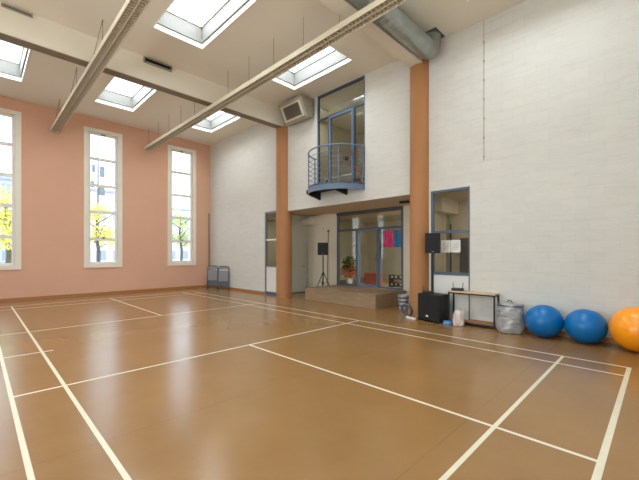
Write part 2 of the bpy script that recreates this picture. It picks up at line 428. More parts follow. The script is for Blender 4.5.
# loft room
struct(MB().box(1.65, XO, 4.7, 4.8, 3.5, H).box(XO-.1, XO, 4.7, 9.1, 3.5, H).box(1.65, XO, 9.0, 9.1, 3.5, H).build('wall_loft', M['int_cream']))

# ------------------------------------------------------------------ far wall windows
for i, (a, b_) in enumerate(WX):
    w = sthing('window_%d' % (i+1), ['tall five-pane window left of the photo, far wall', 'tall five-pane window at the left edge, far wall', 'tall five-pane window in the middle of the salmon wall', 'tall five-pane window nearest the corner of the salmon wall'][i], 'window', ((a+b_)/2, YF, WZ0))
    f = MB()
    f.box(a-.15, a, YF-.035, YF, WZ0-.13, WZ1+.13).box(b_, b_+.16, YF-.035, YF, WZ0-.13, WZ1+.13)
    f.box(a, b_, YF-.035, YF, WZ1, WZ1+.13).box(a, b_, YF-.035, YF, WZ0-.13, WZ0)
    f.build('window_frame', M['white_frame'], w)
    s = MB(); y0, y1 = YF+.07, YF+.13
    s.box(a, a+.075, y0-.02, y1, WZ0, WZ1).box(b_-.075, b_, y0-.02, y1, WZ0, WZ1)
    zs = [WZ0+.03, 2.125, 3.165, 4.18, 5.195, WZ1-.03]
    for z in zs: s.box(a+.075, b_-.075, y0-.03, y1, z-.052, z+.052)
    s.build('sash', M['sash'], w)
    for k in range(5):
        MB().box(a+.075, b_-.075, YF+.115, YF+.121, zs[k]+.052, zs[k+1]-.052).build('glass_pane', M['glass'], w)
    xm = (a+b_)/2
    MB().box(xm-.07, xm+.07, YF+.03, YF+.05, WZ1-.06, WZ1-.03).box(xm-.01, xm+.01, YF+.03, YF+.06, WZ1-.06, WZ1-.03).build('vent_latch', M['grey_frame'], w)
    MB().box(xm-.05, xm+.07, YF+.02, YF+.05, 2.16, 2.20).box(xm-.01, xm+.02, YF+.02, YF+.07, 2.15, 2.2).build('handle', M['grey_frame'], w)

# ------------------------------------------------------------------ skylights
rown = ['by the near wall', 'between the two beams', 'beyond the far beam']
coln = ['in the far left row', 'in the left row', 'in the middle row', 'in the right row']
SKYLAB = {(0, 2): 'white-lined skylight cut off by the left edge, near the salmon wall', (1, 2): 'white-lined skylight above the middle window, past the beam',
          (2, 2): 'white-lined skylight over the corner, half behind the long lamp', (1, 1): 'largest white-lined skylight at the top centre-left, above the first vent',
          (2, 1): 'white-lined skylight beside the heater, half behind the long lamp', (2, 0): 'skylight whose white corner shows at the top edge above the cable'}
SKYL = []
for ix, (a, b_) in enumerate(SX):
    for iy, (c, d) in enumerate(SY):
        lab = SKYLAB.get((ix-1, iy), 'white-lined skylight out of view %s, %s' % (coln[ix], rown[iy]))
        t = thing('skylight', lab, 'skylight', ((a+b_)/2, (c+d)/2, H), group='skylights in the ceiling')
        zt = 7.25
        def ring(mb, o_, i_, z0_, z1_):
            for q in ((a+o_, a+i_, c+o_, d-o_), (b_-i_, b_-o_, c+o_, d-o_), (a+i_, b_-i_, c+o_, c+i_), (a+i_, b_-i_, d-i_, d-o_)): mb.box(*q, z0_, z1_)
            return mb
        ring(MB(), 0, .02, H-.012, H+.11).build('trim_frame', M['white_trim'], t)
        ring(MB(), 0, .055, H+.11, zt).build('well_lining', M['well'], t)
        ring(MB(), .055, .08, zt-.05, zt).build('glazing_frame', M['white_frame'], t)
        MB().box(a+.055, b_-.055, c+.055, d-.055, zt, zt+.01).build('glass_pane', M['glass'], t)
        ld = bpy.data.lights.new('skylight_daylight', 'AREA'); ld.shape = 'RECTANGLE'; ld.size = b_-a-.1; ld.size_y = d-c-.1
        ld.energy = SKY_E; ld.color = (.97, 1, .98)
        lo = bpy.data.objects.new('skylight_daylight', ld); COL.objects.link(lo); lo.location = ((a+b_)/2, (c+d)/2, zt+.06)
        SKYL.append(lo)

# ------------------------------------------------------------------ linear lamps
def lamp(xc_, y0, y1, label, vees):
    zb, zt = 5.85, 5.96; w = .135
    t = thing('linear_lamp', label, 'lamp', (xc_, (y0+y1)/2, zb), group='long louvred lamps hung from the ceiling')
    MB().box(xc_-w, xc_-w+.012, y0, y1, zb, zt).box(xc_+w-.012, xc_+w, y0, y1, zb, zt).box(xc_-w+.012, xc_+w-.012, y0, y1, zt-.012, zt) \
        .box(xc_-w+.012, xc_+w-.012, y0, y0+.012, zb, zt-.012).box(xc_-w+.012, xc_+w-.012, y1-.012, y1, zb, zt-.012).build('housing', M['lamp_body'], t)
    lv = MB(); lv.box(xc_-.008, xc_+.008, y0+.02, y1-.02, zb, zb+.05)
    n = int((y1-y0-.1)/.09)
    for k in range(n):
        y = y0+.06+k*.09
        lv.box(xc_-w+.013, xc_-.009, y, y+.008, zb+.003, zb+.045).box(xc_+.009, xc_+w-.013, y, y+.008, zb+.003, zb+.045)
    lv.build('louvre', M['louver'], t)
    L = (y1-y0-.2)/int((y1-y0)/1.5); y = y0+.1
    while y+L < y1-.05:
        for s in (-1, 1): MB().cyl((xc_+s*.065, y+.05, zb+.072), (xc_+s*.065, y+L-.05, zb+.072), .013, n=8).build('lamp_tube', M['tube'], t)
        y += L
    y = vees[0]
    while y < y1:
        zw = 6.24 if 3.83 < y < 4.17 else 6.1 if 9.25 < y < 9.69 else H
        MB().cyl((xc_, y, zt-.005), (xc_, y, zw), .005, n=6).build('suspension_wire', M['wire'], t)
        if vees[2]:
            MB().cyl((xc_, y+1.4, zt-.005), (xc_, y, H), .005, n=6).build('suspension_wire', M['wire'], t)
        y += vees[1]
    return t
lamp(-4.41, -.6, 14.86, 'long louvred lamp hanging over the left side, between the skylights at left', (2.9, 2.75, True))
lamp(-1.355, -.6, 14.84, 'long louvred lamp crossing the middle of the ceiling toward the window by the corner', (-.05, 1.05, False))

# ------------------------------------------------------------------ duct
d = thing('ventilation_duct', 'round galvanised ventilation duct running along the ceiling to an elbow', 'duct', (-3, 3.55, 6.32))
dr = .215
pts = [(XL+.02, 3.55, 6.32)]
x = XL+.3
mbd = MB(); mbd.cyl((XL+.01, 3.55, 6.32), (1.0, 3.55, 6.32), dr, n=32)
mbd.build('duct_pipe', M['galv'], d, smooth=True)
el = [(.99+.235*Rsin(a), 3.55, 6.32+.235*(1-Rcos(a))) for a in [PI/2*i/8 for i in range(9)]]
MB().tube(el+[(el[-1][0], 3.55, H-.01)], dr-.004, n=32).build('duct_elbow', M['galv'], d, smooth=True)
k = 0
sm = MB(); x = XL+.2
while x < .98:
    sm.tube([(x, 3.55+(dr+.002)*Rcos(t), 6.32+(dr+.002)*Rsin(t)) for t in [2*PI*j/32 for j in range(32)]], .004, n=5, closed=True); x += .16
sm.build('spiral_seam', M['galv'], d, smooth=True)
MB().box(1.225-.22, 1.225+.22, 3.55-.225, 3.55+.225, H-.03, H).build('ceiling_collar', M['grey_frame'], d)

# ------------------------------------------------------------------ unit heater
prof = [(.88, 6.60), (1.20, 5.97), (1.41, 6.03), (1.41, 6.64)]
ht = thing('unit_heater', 'beige wall-hung air heater with square louvred outlet under the ceiling', 'heater', (1.2, 8.3, 5.98))
MB().prism(prof, 'y', 7.78, 8.92).build('casing', M['ac'], ht)
A, B_ = Vector((.88, 0, 6.60)), Vector((1.20, 0, 5.97)); dv = (B_-A); nn = Vector((-dv.z, 0, dv.x)).normalized()*-1
if nn.x > 0: nn = -nn
def fp(s, y, out): p = A+dv*s+nn*out; return (p.x, y, p.z)
fr = MB()
def fbox(mb, s0, s1, y0, y1, o0, o1):
    c = [fp(s, y, o) for o in (o0, o1) for (s, y) in ((s0, y0), (s0, y1), (s1, y1), (s1, y0))]
    v = [mb.b.verts.new(q) for q in c]
    for f in ((0, 1, 2, 3), (4, 5, 6, 7), (0, 1, 5, 4), (1, 2, 6, 5), (2, 3, 7, 6), (3, 0, 4, 7)): mb.b.faces.new([v[i] for i in f])
fbox(fr, .14, .22, 7.88, 8.82, 0, .04); fbox(fr, .78, .86, 7.88, 8.82, 0, .04); fbox(fr, .22, .78, 7.88, 7.96, 0, .04); fbox(fr, .22, .78, 8.74, 8.82, 0, .04)
fr.build('outlet_frame', M['ac_frame'], ht)
g = MB(); fbox(g, .22, .78, 7.96, 8.74, 0, .006)
for kx in range(7):
    s0 = .27+kx*.075; fbox(g, s0, s0+.03, 7.96, 8.74, .006, .03)
for kx in range(11):
    y = 7.99+kx*.07; fbox(g, .25, .77, y, y+.012, .03, .036)
g.build('louvre', M['ac_dark'], ht)
for q in ((1.39, XW, 7.95, 8.05, 6.2, 6.25), (1.39, XW, 8.58, 8.68, 6.2, 6.25), (1.2, 1.3, 7.95, 8.0, 6.6, H), (1.2, 1.3, 8.6, 8.65, 6.6, H)):
    MB().box(*q).build('mounting_bracket', M['grey_frame'], ht)

# ceiling vents on the far beam
def vent(x0, x1, z0, z1, yd, label):
    t = thing('air_vent', label, 'vent', ((x0+x1)/2, 9.25, z0), group='dark air vents on the far beam')
    y0 = 9.25-yd
    MB().box(x0, x1, y0, 9.25, z1-.025, z1).box(x0, x1, y0, 9.25, z0, z0+.025).box(x0, x0+.025, y0, 9.25, z0+.025, z1-.025).box(x1-.025, x1, y0, 9.25, z0+.025, z1-.025).build('vent_frame', M['ac'], t)
    sl = MB().box(x0+.025, x1-.025, 9.235, 9.249, z0+.025, z1-.025)
    for k in range(2):
        z = z0+.045+k*.05
        if z+.01 < z1-.025: sl.box(x0+.025, x1-.025, y0+.01, 9.235, z, z+.006)
    sl.build('slats', M['grille_black'], t)
vent(-6.02, -5.52, 6.625, 6.70, .03, 'narrow dark slot vent on the beam at the top left corner')
vent(-3.30, -2.58, 6.56, 6.70, .06, 'dark boxy vent on the beam between the two middle-row skylights')

# ------------------------------------------------------------------ loft glazed door and balcony
def frame_bars(mb, x0, x1, ys, zs, w=.05):
    pass
gd = sthing('door_1', 'tall blue-framed glazed balcony door reaching the ceiling', 'door', (XW, 6.72, 3.55))
y0, y1, z0, z1 = 5.74, 7.70, 3.55, H
fx0, fx1 = XW+.02, XW+.09
f = MB()
f.box(fx0, fx1, y0, y0+.05, z0, z1).box(fx0, fx1, y1-.05, y1, z0, z1).box(fx0, fx1, y0+.05, y1-.05, z1-.06, z1).box(fx0, fx1, y0+.05, y1-.05, z0, z0+.08)
f.box(fx0, fx1, y0+.05, y1-.05, 5.91, 5.96).box(fx0, fx1, 7.17, 7.22, z0+.08, 5.91).box(fx0, fx1, 6.15, 6.20, z0+.08, 5.91)
f.build('door_frame', M['dark_blue'], gd)
MB().box(fx0-.01, fx1, 6.20, 6.25, z0+.08, 5.91).box(fx0-.01, fx1, 7.12, 7.17, z0+.08, 5.91).box(fx0-.01, fx1, 6.25, 7.12, 5.85, 5.91).box(fx0-.01, fx1, 6.25, 7.12, z0+.08, z0+.2).build('door_leaf', M['blue_rail'], gd)
gx0, gx1 = XW+.05, XW+.056
for (a, b_, c, e) in ((y0+.05, y1-.05, 5.96, z1-.06), (7.22, y1-.05, z0+.08, 5.91), (6.25, 7.12, z0+.2, 5.85), (y0+.05, 6.15, z0+.08, 5.91)):
    MB().box(gx0, gx1, a, b_, c, e).build('glass_pane', M['dark_glass'], gd)
MB().cyl((fx0-.05, 6.235, 4.5), (fx0-.05, 6.235, 4.66), .012).cyl((fx0-.05, 6.235, 4.6), (fx0, 6.235, 4.6), .008).build('handle', M['grey_frame'], gd)

bal = thing('balcony', 'small curved blue steel balcony with horizontal rails, on the upper wall', 'balcony', (XW, 6.75, 3.38))
bh_, sag = 1.01, .93; BR = (bh_*bh_+sag*sag)/(2*sag); bcx = XW-sag+BR
def arc(z, inset=0, n=28):
    th = math.asin(bh_/BR)
    return [(bcx-(BR-inset)*Rcos(a), 6.75+(BR-inset)*Rsin(a), z) for a in [-th+2*th*i/n for i in range(n+1)]]
ap = [(p[0], p[1]) for p in arc(0)]
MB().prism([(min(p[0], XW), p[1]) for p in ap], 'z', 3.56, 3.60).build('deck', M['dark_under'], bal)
fs = MB(); oa, ia = arc(0), arc(0, .02)
def band(mb, pa, pb, za, zb):
    v = []
    for p, q in zip(pa, pb):
        v.append([mb.b.verts.new((min(p[0], XW), p[1], za)), mb.b.verts.new((min(p[0], XW), p[1], zb)), mb.b.verts.new((min(q[0], XW), q[1], zb)), mb.b.verts.new((min(q[0], XW), q[1], za))])
    for A_, C_ in zip(v, v[1:]):
        for i in range(4): mb.b.faces.new((A_[i], A_[(i+1) % 4], C_[(i+1) % 4], C_[i]))
    mb.b.faces.new(v[0]); mb.b.faces.new(v[-1][::-1])
band(fs, oa, ia, 3.40, 3.61)
fs.build('fascia', M['blue_rail'], bal, smooth=True)
MB().tube([(min(p[0], XW-.005), p[1], p[2]) for p in arc(4.66, .02)], .022, n=8).build('handrail', M['blue_rail'], bal, smooth=True)
for k in range(6):
    z = 3.75+k*.145
    MB().tube([(min(p[0], XW-.005), p[1], p[2]) for p in arc(z, .02)], .008, n=6).build('rail', M['blue_rail'], bal, smooth=True)
aa = arc(0, .02, 40)
for i in (1, 11, 20, 29, 39):
    MB().cyl((aa[i][0], aa[i][1], 3.60), (aa[i][0], aa[i][1], 4.66), .018, n=8).build('post', M['blue_rail'], bal)
for yy, zl in ((7.56, 3.30), (6.42, 3.34)):
    MB().prism([(XW, 3.56), (.95, 3.56), (.95, 3.44), (XW, zl)], 'y', yy-.03, yy+.03).build('bracket', M['dark_metal'], bal)

# loft furniture seen through the glass
t = thing('table', 'white table behind the balcony glass', 'table', (2.9, 7.1, 3.505))
MB().box(2.5, 3.3, 6.2, 8.3, 4.22, 4.26).build('tabletop', M['white_plastic'], t)
for (x, y) in ((2.56, 6.26), (3.24, 6.26), (2.56, 8.24), (3.24, 8.24)): MB().box(x-.025, x+.025, y-.025, y+.025, 3.505, 4.22).build('leg', M['dark_metal'], t)
t = thing('desk_lamp', 'dark angled desk lamp on the white table behind the balcony glass', 'lamp', (2.9, 7.9, 4.26))
MB().lathe([(.08, 4.26), (.08, 4.28), (.02, 4.285)], (2.9, 7.9, 0), 16).build('base', M['black'], t)
MB().tube([(2.9, 7.9, 4.28), (2.9, 8.0, 4.75), (2.9, 7.72, 5.02)], .014).build('arm', M['black'], t)
MB().cyl((2.9, 7.74, 5.03), (2.9, 7.6, 4.92), .03, .09, 14).build('lamp_shade', M['black'], t)
t = thing('wooden_chair', 'brown wooden chair standing behind the balcony glass', 'chair', (2.35, 6.55, 3.5))
MB().box(2.15, 2.55, 6.35, 6.75, 3.93, 3.97).build('seat', M['shelf_wood'], t)
MB().box(2.15, 2.19, 6.38, 6.72, 4.15, 4.4).build('backrest', M['shelf_wood'], t)
for (x, y, z) in ((2.17, 6.37, 4.4), (2.17, 6.73, 4.4), (2.53, 6.37, 3.93), (2.53, 6.73, 3.93)): MB().box(x-.02, x+.02, y-.02, y+.02, 3.5, z).build('leg', M['shelf_wood'], t)
t = thing('leafy_plant', 'dark leafy plant in a pot behind the balcony glass, right of the door', 'plant', (2.6, 5.5, 3.505))
MB().lathe([(.12, 3.5), (.16, 3.8), (.14, 3.8)], (2.6, 5.5, 0), 18).build('pot', M['pot'], t, smooth=True)
def leaves(mb, c, rad, n, size, sq=(1, 1, 1)):
    for _ in range(n):
        v = Vector((random.gauss(0, 1), random.gauss(0, 1), random.gauss(0, 1))).normalized()*rad*(random.random()**.4)
        p = Vector(c)+Vector((v.x*sq[0], v.y*sq[1], v.z*sq[2]))
        a = Vector((random.uniform(-1, 1), random.uniform(-1, 1), random.uniform(-1, 1))).normalized(); b = a.orthogonal().normalized()
        s = size*random.uniform(.6, 1.3)
        mb.quad(p-a*s, p+b*s*.5, p+a*s, p-b*s*.5)
lf = MB(); leaves(lf, (2.6, 5.5, 4.5), .45, 140, .11, (.7, .7, 1.3)); lf.build('foliage', M['leaf'], t)
MB().cyl((2.6, 5.5, 3.75), (2.6, 5.5, 4.6), .015).build('stem', M['bark'], t)

# ------------------------------------------------------------------ recess glazed doors
rd = sthing('door_2', 'grey-blue framed glazed double door behind the stage', 'door', (3.3, 6.98, .4))
y0, y1, z0, z1 = 5.56, 8.41, .40, 3.1
fx0, fx1 = 3.28, 3.38
MB().box(fx0-.02, fx1, y0, y1, 2.98, z1).build('header', M['grey_frame'], rd)
f = MB().box(fx0, fx1, y0, y0+.07, z0, 2.98).box(fx0, fx1, y1-.07, y1, z0, 2.98).box(fx0, fx1, y0+.07, y1-.07, 2.40, 2.47)
f.box(fx0, fx1, 7.42, 7.50, z0, 2.40).box(fx0, fx1, 6.46, 6.54, z0, 2.40).box(fx0, fx1, y0+.07, 6.46, z0, z0+.06).box(fx0, fx1, 7.50, y1-.07, z0, z0+.06)
f.build('door_frame', M['blue_frame'], rd)
MB().box(fx0-.015, fx1, 6.54, 6.58, z0+.01, 2.40).box(fx0-.015, fx1, 7.38, 7.42, z0+.01, 2.40).box(fx0-.015, fx1, 6.58, 7.38, 2.36, 2.40).box(fx0-.015, fx1, 6.58, 7.38, z0+.01, z0+.09).build('door_leaf', M['blue_rail'], rd)
for (a, b_, c, e) in ((y0+.07, y1-.07, 2.47, 2.98), (7.5, y1-.07, z0+.06, 2.40), (6.58, 7.38, z0+.09, 2.36), (y0+.07, 6.46, z0+.06, 2.40)):
    MB().box(3.32, 3.326, a, b_, c, e).build('glass_pane', M['dark_glass'], rd)
MB().cyl((3.24, 6.57, 1.3), (3.24, 6.57, 1.6), .012).cyl((3.24, 6.57, 1.35), (3.29, 6.57, 1.35), .008).cyl((3.24, 6.57, 1.55), (3.29, 6.57, 1.55), .008).build('handle', M['grey_frame'], rd)

# recess side door
sd = sthing('door_3', 'pale sage door in the side of the recess beyond the column', 'door', (2.7, 10.05, 0))
MB().box(2.3, 3.12, 10.02, 10.05, .03, 2.0).build('door_leaf', M['pale_green'], sd)
MB().box(2.22, 2.3, 10.0, 10.05, 0, 2.08).box(3.12, 3.2, 10.0, 10.05, 0, 2.08).box(2.3, 3.12, 10.0, 10.05, 2.0, 2.08).build('door_frame', M['pale_green'], sd)
MB().cyl((3.04, 9.97, 1.05), (3.04, 10.02, 1.05), .012).cyl((3.04, 9.97, 1.05), (2.94, 9.97, 1.05), .012).build('handle', M['grey_frame'], sd)
MB().box(2.3, 3.12, 10.01, 10.05, 0, .03).build('threshold', M['dark_under'], sd)
# panelling grooves on recess back wall + vent box
gp = MB()
for k in range(9): gp.box(3.285, 3.3, 8.45+k*.175, 8.45+k*.175+.165, .0, 2.62)
struct(gp.build('trim_1', M['beige']))
bxo = MB().box(2.95, 3.3, 9.35, 10.05, 2.72, 2.95).build('wall_box', M['beige'], origin=(3.1, 9.7, 2.72)); tag(bxo, 'beige boxed-in duct under the recess soffit, in its corner', 'box')

# ------------------------------------------------------------------ left side window (door_4) and right side window
wl = sthing('window_5', 'grey window over a white panel left of the column', 'window', (XW, 10.15, 0))
y0, y1 = 9.74, 10.57
MB().box(XW-.01, XW+.08, y1-.06, y1, 0, 3.17).box(XW+.01, XW+.08, y0, y0+.06, 0, 3.17).box(XW+.01, XW+.08, y0+.06, y1-.06, 3.11, 3.17).box(XW+.01, XW+.08, y0+.06, y1-.06, 1.06, 1.13).build('window_frame', M['jamb'], wl)
MB().box(XW+.02, XW+.07, y0+.06, y1-.06, 2.07, 2.12).build('glazing_bar', M['sash'], wl)
MB().box(XW+.02, XW+.06, y0+.06, y1-.06, .12, 1.06).build('lower_panel', M['panel_white'], wl)
MB().box(XW+.01, XW+.08, y0+.06, y1-.06, 0, .12).build('threshold', M['blue_frame'], wl)
for (c, e) in ((1.13, 2.07), (2.12, 3.11)): MB().box(XW+.04, XW+.046, y0+.06, y1-.06, c, e).build('glass_pane', M['dark_glass'], wl)
wr = sthing('window_6', 'blue-framed window over a white panel, right of the column', 'window', (XW, 3.24, 0))
y0, y1 = 2.77, 3.71
MB().box(XW-.005, XW+.08, y0, y0+.03, 1.06, 3.1).box(XW-.005, XW+.08, y1-.06, y1, 0, 3.1).box(XW, XW+.08, y0+.04, y1-.07, 3.04, 3.1).box(XW, XW+.08, y0+.04, y1-.07, 1.06, 1.13).box(XW, XW+.08, y0+.04, y1-.07, 2.06, 2.12).build('window_frame', M['blue_frame'], wr)
MB().box(XW+.01, XW+.05, y0+.03, y1-.07, 0, 1.06).build('lower_panel', M['panel_white'], wr)
MB().box(XW+.0, XW+.06, y0, y0+.03, 0, 1.06).build('edge_strip', M['blue_frame'], wr)
for (c, e) in ((1.13, 2.06), (2.12, 3.04)): MB().box(XW+.04, XW+.046, y0+.04, y1-.07, c, e).build('glass_pane', M['glass'], wr)
# inside the office
bd = MB().box(3.55, 3.6, 2.9, 3.85, 0, 2.02).build('door_5', M['brown_door']); struct(bd)
tag(MB().cyl((3.5, 4.1, 0), (3.5, 4.1, 2.45), .025).build('pole', M['grey_frame'], origin=(3.5, 4.1, 0)), 'thin dark pole behind the right window, in the room corner', 'pole')
struct(MB().box(2.5, 3.6, 3.9, 4.2, 2.72, 3.1).build('trim_2', M['beige']))
# notices on the window
for i, (a, b_) in enumerate(((3.235, 3.46), (3.0, 3.225))):
    t = thing('notice_sheet', ['white notice taped to the right window, the sheet nearer the column', 'white notice taped to the right window, the sheet farther from the column'][i], 'paper', (XW+.03, (a+b_)/2, 1.6), group='notices on the window')
    MB().box(XW+.034, XW+.038, a, b_, 1.60, 1.89).build('sheet', M['paper'], t)
    mk = MB()
    for (u, v) in ((.3, .7), (.65, .62), (.45, .35), (.7, .3), (.35, .5)):
        cy, cz = a+(b_-a)*u, 1.6+.29*v
        mk.tube([(XW+.033, cy+.03*Rcos(s)*(1 if i else .7), cz+.035*Rsin(s)) for s in [2*PI*j/10 for j in range(10)]], .003, n=4, closed=True)
    mk.build('line_drawing', M['ink'], t)

# ------------------------------------------------------------------ stage
st = thing('stage', 'low wooden stage platform in front of the glazed doors', 'stage', (2.4, 6.9, 0))
MB().box(1.62, 3.26, 5.44, 8.37, 0, .37).build('side_boards', M['stage_wood'], st)
MB().box(1.60, 3.27, 5.42, 8.39, .37, .40).build('stage_top', M['stage_wood'], st)

tag(MB().box(2.35, 2.52, 4.86, 5.12, 3.04, 3.10).build('sensor_fixture', M['grille_black'], origin=(2.43, 5, 3.04)), 'small dark fixture under the recess soffit close to the right column', 'fixture')
# loudspeakers
def loudspeaker(name, label, loc, rz, w, dpt, h):
    t = thing(name, label, 'loudspeaker', loc, rz)
    MB().prism([(-w/2, -dpt/2), (w/2, -dpt/2), (w*.32, dpt/2), (-w*.32, dpt/2)], 'z', 0, h).build('cabinet', M['black'], t, local=True)
    MB().box(-w/2+.012, w/2-.012, -dpt/2-.012, -dpt/2, .012, h-.012, bevel=.004).build('front_grille', M['grille_black'], t, local=True)
    MB().box(-.02, .02, -dpt/2-.016, -dpt/2-.012, .03, .045).build('badge', M['ac'], t, local=True)
    return t
loudspeaker('loudspeaker', 'black loudspeaker on a tripod on the stage', (2.2, 8.08, 1.52), math.radians(-50), .36, .28, .43)
t = thing('tripod_stand', 'black tripod speaker stand standing on the stage', 'stand', (2.2, 8.08, .40))
MB().cyl((0, 0, .06), (0, 0, 1.12), .02).build('pole', M['black'], t, local=True)
MB().cyl((0, 0, .42), (0, 0, .52), .035).build('collar', M['black'], t, local=True)
for k in range(3):
    a = k*2*PI/3+.9
    MB().cyl((.03*Rcos(a), .03*Rsin(a), .48), (.26*Rcos(a), .26*Rsin(a), .012), .014).build('leg', M['black'], t, local=True)
    MB().cyl((.02*Rcos(a), .02*Rsin(a), .10), (.15*Rcos(a), .15*Rsin(a), .23), .008).build('brace', M['black'], t, local=True)
t = thing('window_pole', 'thin dark pole with a knob leaning on the recess wall behind the stage speaker', 'pole', (3.2, 8.84, 0))
MB().cyl((3.2, 8.84, 0), (3.262, 8.84, 2.42), .014).build('shaft', M['grey_frame'], t)
MB().sphere((3.262, 8.84, 2.44), .04).build('knob', M['grey_frame'], t, smooth=True)

# subwoofer and its pole speaker
t = thing('subwoofer', 'large black subwoofer box on the floor in front of the right column', 'loudspeaker', (1.165, 3.468, 0), math.radians(-8.8))
MB().box(-.195, .21, -.29, .29, .03, .64, bevel=.012).build('cabinet', M['black'], t, local=True)
MB().box(-.21, -.195, -.275, .275, .05, .62, bevel=.004).build('front_grille', M['grille_black'], t, local=True)
MB().prism([(-.02, .12), (.06, .12), (.035, .16), (.005, .16)], 'x', -.214, -.21).build('badge', M['white_plastic'], t, local=True)
for (x, y) in ((-.16, -.25), (.17, -.25), (-.16, .25), (.17, .25)): MB().cyl((x, y, 0), (x, y, .03), .02).build('foot', M['black'], t, local=True)
t = thing('speaker_pole', 'black pole standing up from the subwoofer', 'stand', (1.23, 3.53, .64))
MB().cyl((1.23, 3.53, .64), (1.23, 3.53, 1.579), .018).build('pole', M['black'], t)
MB().cyl((1.23, 3.53, .64), (1.23, 3.53, .66), .05).build('flange', M['black'], t)
loudspeaker('loudspeaker', 'black loudspeaker on the pole above the subwoofer', (1.23, 3.52, 1.58), math.radians(-62), .34, .28, .47)
def receiver(name, label, c, rz):
    t = thing(name, label, 'receiver', c, rz)
    MB().box(-.12, .12, -.07, .07, 0, .06, bevel=.006).build('case', M['black'], t, local=True)
    for s in (-1, 1): MB().cyl((s*.10, .04, .055), (s*.11, .04, .18), .007).build('antenna', M['black'], t, local=True)
    return t
receiver('wireless_receiver', 'small black receiver with two antennas on top of the subwoofer', (1.06, 3.55, .64), math.radians(-62))

# ------------------------------------------------------------------ bench
t = thing('console_bench', 'narrow wood-topped bench with a dark metal frame by the wall', 'bench', (1.36, 2.63, 0))
bx0, bx1, by0, by1 = 1.22, 1.50, 2.14, 3.14
MB().box(bx0, bx1, by0, by1, .70, .73).build('tabletop', M['wood_top'], t)
for (x, y) in ((bx0, by0), (bx0, by1-.03), (bx1-.03, by0), (bx1-.03, by1-.03)): MB().box(x, x+.03, y, y+.03, 0, .70).build('leg', M['dark_metal'], t)
for z in (.03, .67):
    for x in (bx0, bx1-.03): MB().box(x, x+.03, by0+.03, by1-.03, z, z+.03).build('frame_rail', M['dark_metal'], t)
    for y in (by0, by1-.03): MB().box(bx0+.03, bx1-.03, y, y+.03, z, z+.03).build('frame_rail', M['dark_metal'], t)
MB().box(bx0+.03, bx1-.03, by0+.03, by1-.03, .06, .08).build('lower_shelf', M['shelf_wood'], t)
receiver('wireless_receiver', 'small black receiver with two antennas on the bench end nearest the subwoofer', (1.36, 2.98, .73), math.radians(-80))
# bag of things on the floor under the bench
def crumple(r0, h, n=28, rows=12, seed=1, amp=.1, top=.55):
    rnd = random.Random(seed); ph = [rnd.uniform(0, 6.28) for _ in range(8)]
    def wob(tt, z):
        return 1+amp*(Rsin(3*tt+ph[0]+z*9)*.5+Rsin(5*tt+ph[1]-z*17)*.35+Rsin(8*tt+ph[2]+z*31)*.3)
    prof = [(r0*.75, 0), (r0*.95, .02*h), (r0*1.02, .15*h), (r0, .4*h), (r0*.98, .7*h), (r0*.9, .86*h), (r0*top, .95*h), (r0*.2, h)]
    pr = []
    for (a, b) in zip(prof, prof[1:]):
        for k in range(3):
            f_ = k/3; pr.append((a[0]+(b[0]-a[0])*f_, a[1]+(b[1]-a[1])*f_))
    pr.append(prof[-1])
    return pr, wob
t = thing('carrier_bag', 'crumpled whitish pink plastic bag in front of the bench leg', 'bag', (1.08, 2.83, 0))
pr, wb = crumple(.115, .34, seed=4, amp=.16, top=.8)
MB().lathe(pr, (1.08, 2.83, 0), 28, wb).build('bag', M['bag_pink'], t, smooth=True)
MB().tube([(1.08, 2.77, .31), (1.07, 2.76, .39), (1.08, 2.80, .41), (1.09, 2.84, .32)], .008).build('bag_handle', M['bag_pink'], t)
pr, wb = crumple(.085, .075, seed=9, amp=.18, top=.8)
o = MB().lathe(pr, (1.05, 3.075, 0), 24, wb).build('blue_pouch', M['bag_blue'], smooth=True, origin=(1.05, 3.075, 0)); tag(o, 'crumpled light blue plastic on the floor between subwoofer and pink bag', 'bag')
# big silver bag
t = thing('storage_bag', 'big round silver-grey plastic bag tied on top, between bench and blue ball', 'bag', (1.23, 1.85, 0))
pr, wb = crumple(.255, .60, seed=2, amp=.065, top=.7)
MB().lathe(pr, (1.23, 1.85, 0), 48, wb).build('bag', M['silver_bag'], t, smooth=True)
MB().tube([(1.23+.225*Rcos(s), 1.85+.225*Rsin(s), .535+.008*Rsin(5*s)) for s in [2*PI*j/30 for j in range(30)]], .014, n=6, closed=True).build('rim_seam', M['cable'], t, smooth=True)
MB().tube([(1.16, 1.79, .585), (1.2, 1.83, .63), (1.26, 1.89, .63), (1.30, 1.93, .585)], .010).build('strap', M['cable'], t, smooth=True)

# ------------------------------------------------------------------ exercise balls
def ball(c, r, m, label, grp):
    t = thing('exercise_ball', label, 'ball', (c[0], c[1], 0), group=grp)
    b = MB().sphere((c[0], c[1], r*.97), r, 48, 28, (1.01, 1.01, .97)).build('ball', M[m], t, smooth=True)
    MB().cyl((c[0]-r*.995*Rcos(.5)*.86, c[1]-r*.86*Rsin(.5), r*1.45), (c[0]-r*.9*Rcos(.5)*.86, c[1]-r*.8*Rsin(.5), r*1.42), .012).build('valve_plug', M[m], t)
ball((1.20, 1.265), .312, 'blue_ball', 'blue exercise ball next to the silver bag', 'exercise balls along the wall')
ball((1.20, .64), .307, 'blue_ball', 'blue exercise ball touching the orange ball', 'exercise balls along the wall')
ball((1.11, -.05), .37, 'orange_ball', 'orange exercise ball at the right edge of the row', 'exercise balls along the wall')

